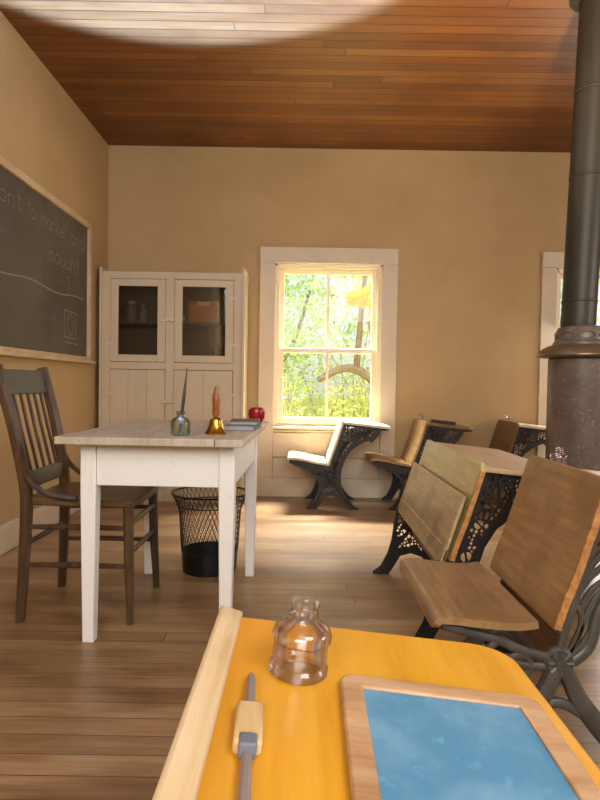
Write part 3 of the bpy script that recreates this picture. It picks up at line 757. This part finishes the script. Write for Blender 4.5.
MB().lathe([(.079, ZC-.02), (.13, ZC-.006), (.13, ZC)], 40, (.03, 0, 0), cap=False).build('ceiling_collar', 'pipe', sv)
for k in range(4):
    a = PI/4+k*PI/2; c, s_ = math.cos(a), math.sin(a)
    MB().tube(spline([(c*.12, s_*.12, .16), (c*.17, s_*.17, .12), (c*.17, s_*.17, .05), (c*.2, s_*.2, .012)], 4), [.02]*13, 8).build('leg', 'stove_collar', sv)

# ------------------------------------------------------------------ outdoors
g = struct(MB().box(-30, 40, YB+T, 60, -.6, -.5).build('ground', 'grass', smooth=0))
def leaves(mb, c, rr, n, size, rng):
    for i in range(n):
        while True:
            p = Vector((rng.uniform(-1, 1), rng.uniform(-1, 1), rng.uniform(-1, 1)))
            if .15 < p.length < 1: break
        p = Vector((c[0]+p.x*rr[0], c[1]+p.y*rr[1], c[2]+p.z*rr[2]))
        a = Vector((rng.gauss(0, 1), rng.gauss(0, 1), rng.gauss(0, 1))).normalized(); b = a.orthogonal().normalized()
        l = size*rng.uniform(.6, 1.3)
        mb.add([p-a*l, p+b*l*.45, p+a*l, p-b*l*.45], [(0, 1, 2, 3)])
def tree(name, label, cat, x, y, trunk, clumps, mat, size, n, extra=None):
    rng = random.Random(hash((round(x*10), round(y*10))) % 1000)
    t = thing(name, label, cat, (x, y, -.5), 0, 'trees and bushes outside the window')
    for pts, r in trunk:
        P = spline(pts, 5); k = len(P)
        MB().tube(P, [r*(1-.6*i/k) for i in range(k)], 7).build('trunk' if pts is trunk[0][0] else 'branch', 'bark' if cat == 'tree' else 'twig', t)
    m = MB()
    for c, rr in clumps: leaves(m, c, rr, int(n*1.9), size*.62, rng)
    m.build('foliage', mat, t, smooth=0, fix=False)
    return t
tree('leafy_tree', 'arching tree with bent grey trunk outside the window at right', 'tree', 1.2, 8.6,
     [([(.5, 0, 0), (.3, 0, .75), (-.05, 0, 1.4), (-.5, 0, 1.68), (-.95, 0, 1.5)], .10), ([(.1, 0, 1.2), (.5, .1, 2.2), (.8, .2, 3.2)], .07), ([(-.4, 0, 1.64), (-.3, .2, 2.8), (-.2, .3, 3.6)], .05)],
     [((.4, .3, 3.0), (.9, .6, .5)), ((-.4, .6, 3.4), (.9, .6, .7)), ((.5, .4, 1.5), (.7, .5, .5)), ((-.3, .5, 1.1), (.6, .5, .5))], 'leafB', .07, 260)
tree('leafy_tree', 'bright green tree filling the left window panes', 'tree', -.75, 11.3,
     [([(0, 0, 0), (.1, 0, 1.2), (-.1, 0, 2.4), (0, .1, 3.4)], .12), ([(.05, 0, 1.4), (.6, 0, 2.2), (.9, .1, 3.2)], .06), ([(0, 0, 1.9), (-.6, 0, 2.6), (-.9, .1, 3.3)], .06)],
     [((0, 0, 3.3), (1.3, .9, 1.0)), ((.9, 0, 2.6), (.9, .8, .8)), ((-.9, 0, 2.6), (.9, .8, .8)), ((.2, -.4, 1.8), (1.1, .6, .7))], 'leafA', .085, 420)
tree('leafy_tree', 'yellow leaved tree seen through the upper right window pane', 'tree', 1.05, 8.05,
     [([(0, 0, 0), (0, 0, 1.4), (-.15, 0, 2.3)], .03)], [((-.2, 0, 2.6), (.28, .25, .12)), ((.1, 0, 2.75), (.25, .2, .15))], 'leafY', .07, 260)
tree('leafy_tree', 'tall green tree farther back behind the arching one', 'tree', 1.9, 14.5,
     [([(0, 0, 0), (.1, 0, 2), (0, 0, 4)], .16)], [((-.6, 0, 2.7), (1.6, 1, 1.3)), ((.3, 0, 3.6), (.9, 1, .9)), ((1.4, 0, 2.6), (1.2, 1, 1.4)), ((-.3, 0, 4.4), (1.3, 1, .5))], 'leafB', .11, 420)
tree('leafy_tree', 'green tree farthest back at the left of the view outside', 'tree', -2.6, 17.5,
     [([(0, 0, 0), (.1, 0, 2), (0, 0, 4)], .16)], [((0, 0, 3.2), (2.0, 1, 1.6)), ((1.6, 0, 4.0), (1.3, 1, 1.2)), ((1.5, 0, 2.2), (1.3, 1, 1.2)), ((-1, 0, 5), (1.6, 1, .9))], 'leafA', .12, 420)
tree('leafy_tree', 'green tree seen past the stovepipe through the second window', 'tree', 4.6, 10.0,
     [([(0, 0, 0), (.1, 0, 1.5), (0, 0, 3)], .12)], [((0, 0, 2.6), (1.2, .8, 1.4)), ((1, 0, 2), (1, .8, 1.2)), ((-1, 0, 2), (1, .8, 1.2))], 'leafA', .1, 420)
rg = random.Random(11)
def bush(label, x, y, sx, h, mat, nt, nl):
    tr = []
    for k in range(nt):
        a = rg.uniform(-1, 1)*sx*.4; b = a+rg.uniform(-.5, .5)*sx
        tr.append(([(a, rg.uniform(-.2, .2), 0), (a*.6+b*.4, rg.uniform(-.2, .2), h*.5), (b, rg.uniform(-.2, .2), h*rg.uniform(.8, 1.1))], rg.uniform(.008, .02)))
    tree('bush', label, 'bush', x, y, tr, [((0, 0, h*.55), (sx, .5, h*.5)), ((0, .2, h*.3), (sx*1.2, .5, h*.3))], mat, .05, nl)
bush('twiggy grey-brown bush outside low in the left window panes', -.36, 7.2, .5, 1.55, 'leafB', 26, 200)
bush('low pale green bush outside below the arching tree', .85, 7.25, .5, .95, 'leafB', 10, 360)
bush('round green bush outside between the two nearest trees', -.35, 9.4, .7, 1.5, 'leafA', 8, 420)
bush('wide green bush outside behind the other bushes', .9, 10.6, 1.4, 1.7, 'leafB', 8, 700)
bush('broad green thicket outside standing farthest back of the bushes', .9, 12.7, 2.4, 2.9, 'leafB', 8, 1500)
bush('green bush outside the second window beside the stovepipe', 3.4, 7.6, .8, 1.6, 'leafA', 8, 420)

# ------------------------------------------------------------------ light
sc = bpy.context.scene
wd = bpy.data.worlds.new('sky'); sc.world = wd; wd.use_nodes = True; nt = wd.node_tree; nt.nodes.clear()
o = N(nt, 'ShaderNodeOutputWorld'); bg = N(nt, 'ShaderNodeBackground'); sk = N(nt, 'ShaderNodeTexSky', sky_type='NISHITA')
sk.sun_disc = False; sk.sun_elevation = math.radians(48); sk.sun_rotation = math.radians(200); sk.dust_density = 3
mx = mixc(nt, .55, sk.outputs[0], (7.5, 7.5, 7, 1))
L(nt, mx, bg.inputs[0]); bg.inputs[1].default_value = .15; L(nt, bg.outputs[0], o.inputs[0])
def lamp(name, kind, loc, target, energy, color, **k):
    l = bpy.data.lights.new(name, kind); l.energy = energy; l.color = color
    for a, v in k.items(): setattr(l, a, v)
    ob = bpy.data.objects.new(name, l); col.objects.link(ob); ob.location = loc
    ob.rotation_euler = (Vector(target)-Vector(loc)).to_track_quat('-Z', 'Y').to_euler(); return ob
lamp('sun', 'SUN', (0, -10, 12), (0, 0, 0), 1.5, (1, .97, .9), angle=math.radians(2))
lamp('sky_window_light', 'AREA', (.25, 6.3, 3.6), (.25, 4.2, 0), 860, (1, .98, .95), spread=math.radians(115), shape='RECTANGLE', size=2.2, size_y=1.2)
lamp('second_window_light', 'AREA', (2.546, 4.90, 1.30), (1.7, 2.6, 0), 25, (1, .97, .93), shape='RECTANGLE', size=.8, size_y=1.2)
lamp('right_fill_light', 'AREA', (4.5, 1.2, 1.7), (-1.6, 2.9, .6), 62, (1, .97, .95), shape='RECTANGLE', size=1.6, size_y=1.2)  # added side fill lamp, the right wall has no window
lamp('rear_fill_light', 'AREA', (-.3, -2.6, 2.2), (-.3, 1.9, .3), 95, (1, .985, .97), shape='RECTANGLE', size=2.4, size_y=1.2)  # added main fill lamp behind the camera, no window there
lamp('foreground_fill_light', 'AREA', (1.2, -.9, 2.5), (.75, 1.4, .3), 38, (1, .98, .95), shape='RECTANGLE', size=1.2, size_y=1.0)  # added lamp brightening the foreground desks from above, no door there
# added blue spot, no real source: pale ceiling pool imitating a blur near the lens
b_ = lamp('ceiling_blur_spot', 'SPOT', (-.6, 2.58, .95), (-.6, 2.58, 2.9), 3300, (.15, .36, 1), spot_size=math.radians(67), spot_blend=.15, shadow_soft_size=.05)
b_.scale = (1, .74, 1)
lamp('warm_ceiling_fill', 'SPOT', (1.0, 1.5, .95), (.95, 2.5, 2.9), 330, (1, .86, .62), spot_size=math.radians(80), spot_blend=1, shadow_soft_size=.1)  # added upward spot to warm the right of the ceiling, no such source

# ------------------------------------------------------------------ camera
cam = bpy.data.cameras.new('camera'); co = bpy.data.objects.new('camera', cam); col.objects.link(co); sc.camera = co
cam.sensor_width = 36; cam.sensor_fit = 'AUTO'; cam.lens = 27; cam.clip_start = .02
pitch = math.radians(1.6); roll = .016
co.matrix_world = Matrix.Translation((0, 0, .95)) @ Matrix.Rotation(PI/2-pitch, 4, 'X') @ Matrix.Rotation(roll, 4, 'Z')
sc.view_settings.view_transform = 'Standard'; sc.view_settings.look = 'None'; sc.view_settings.exposure = .3
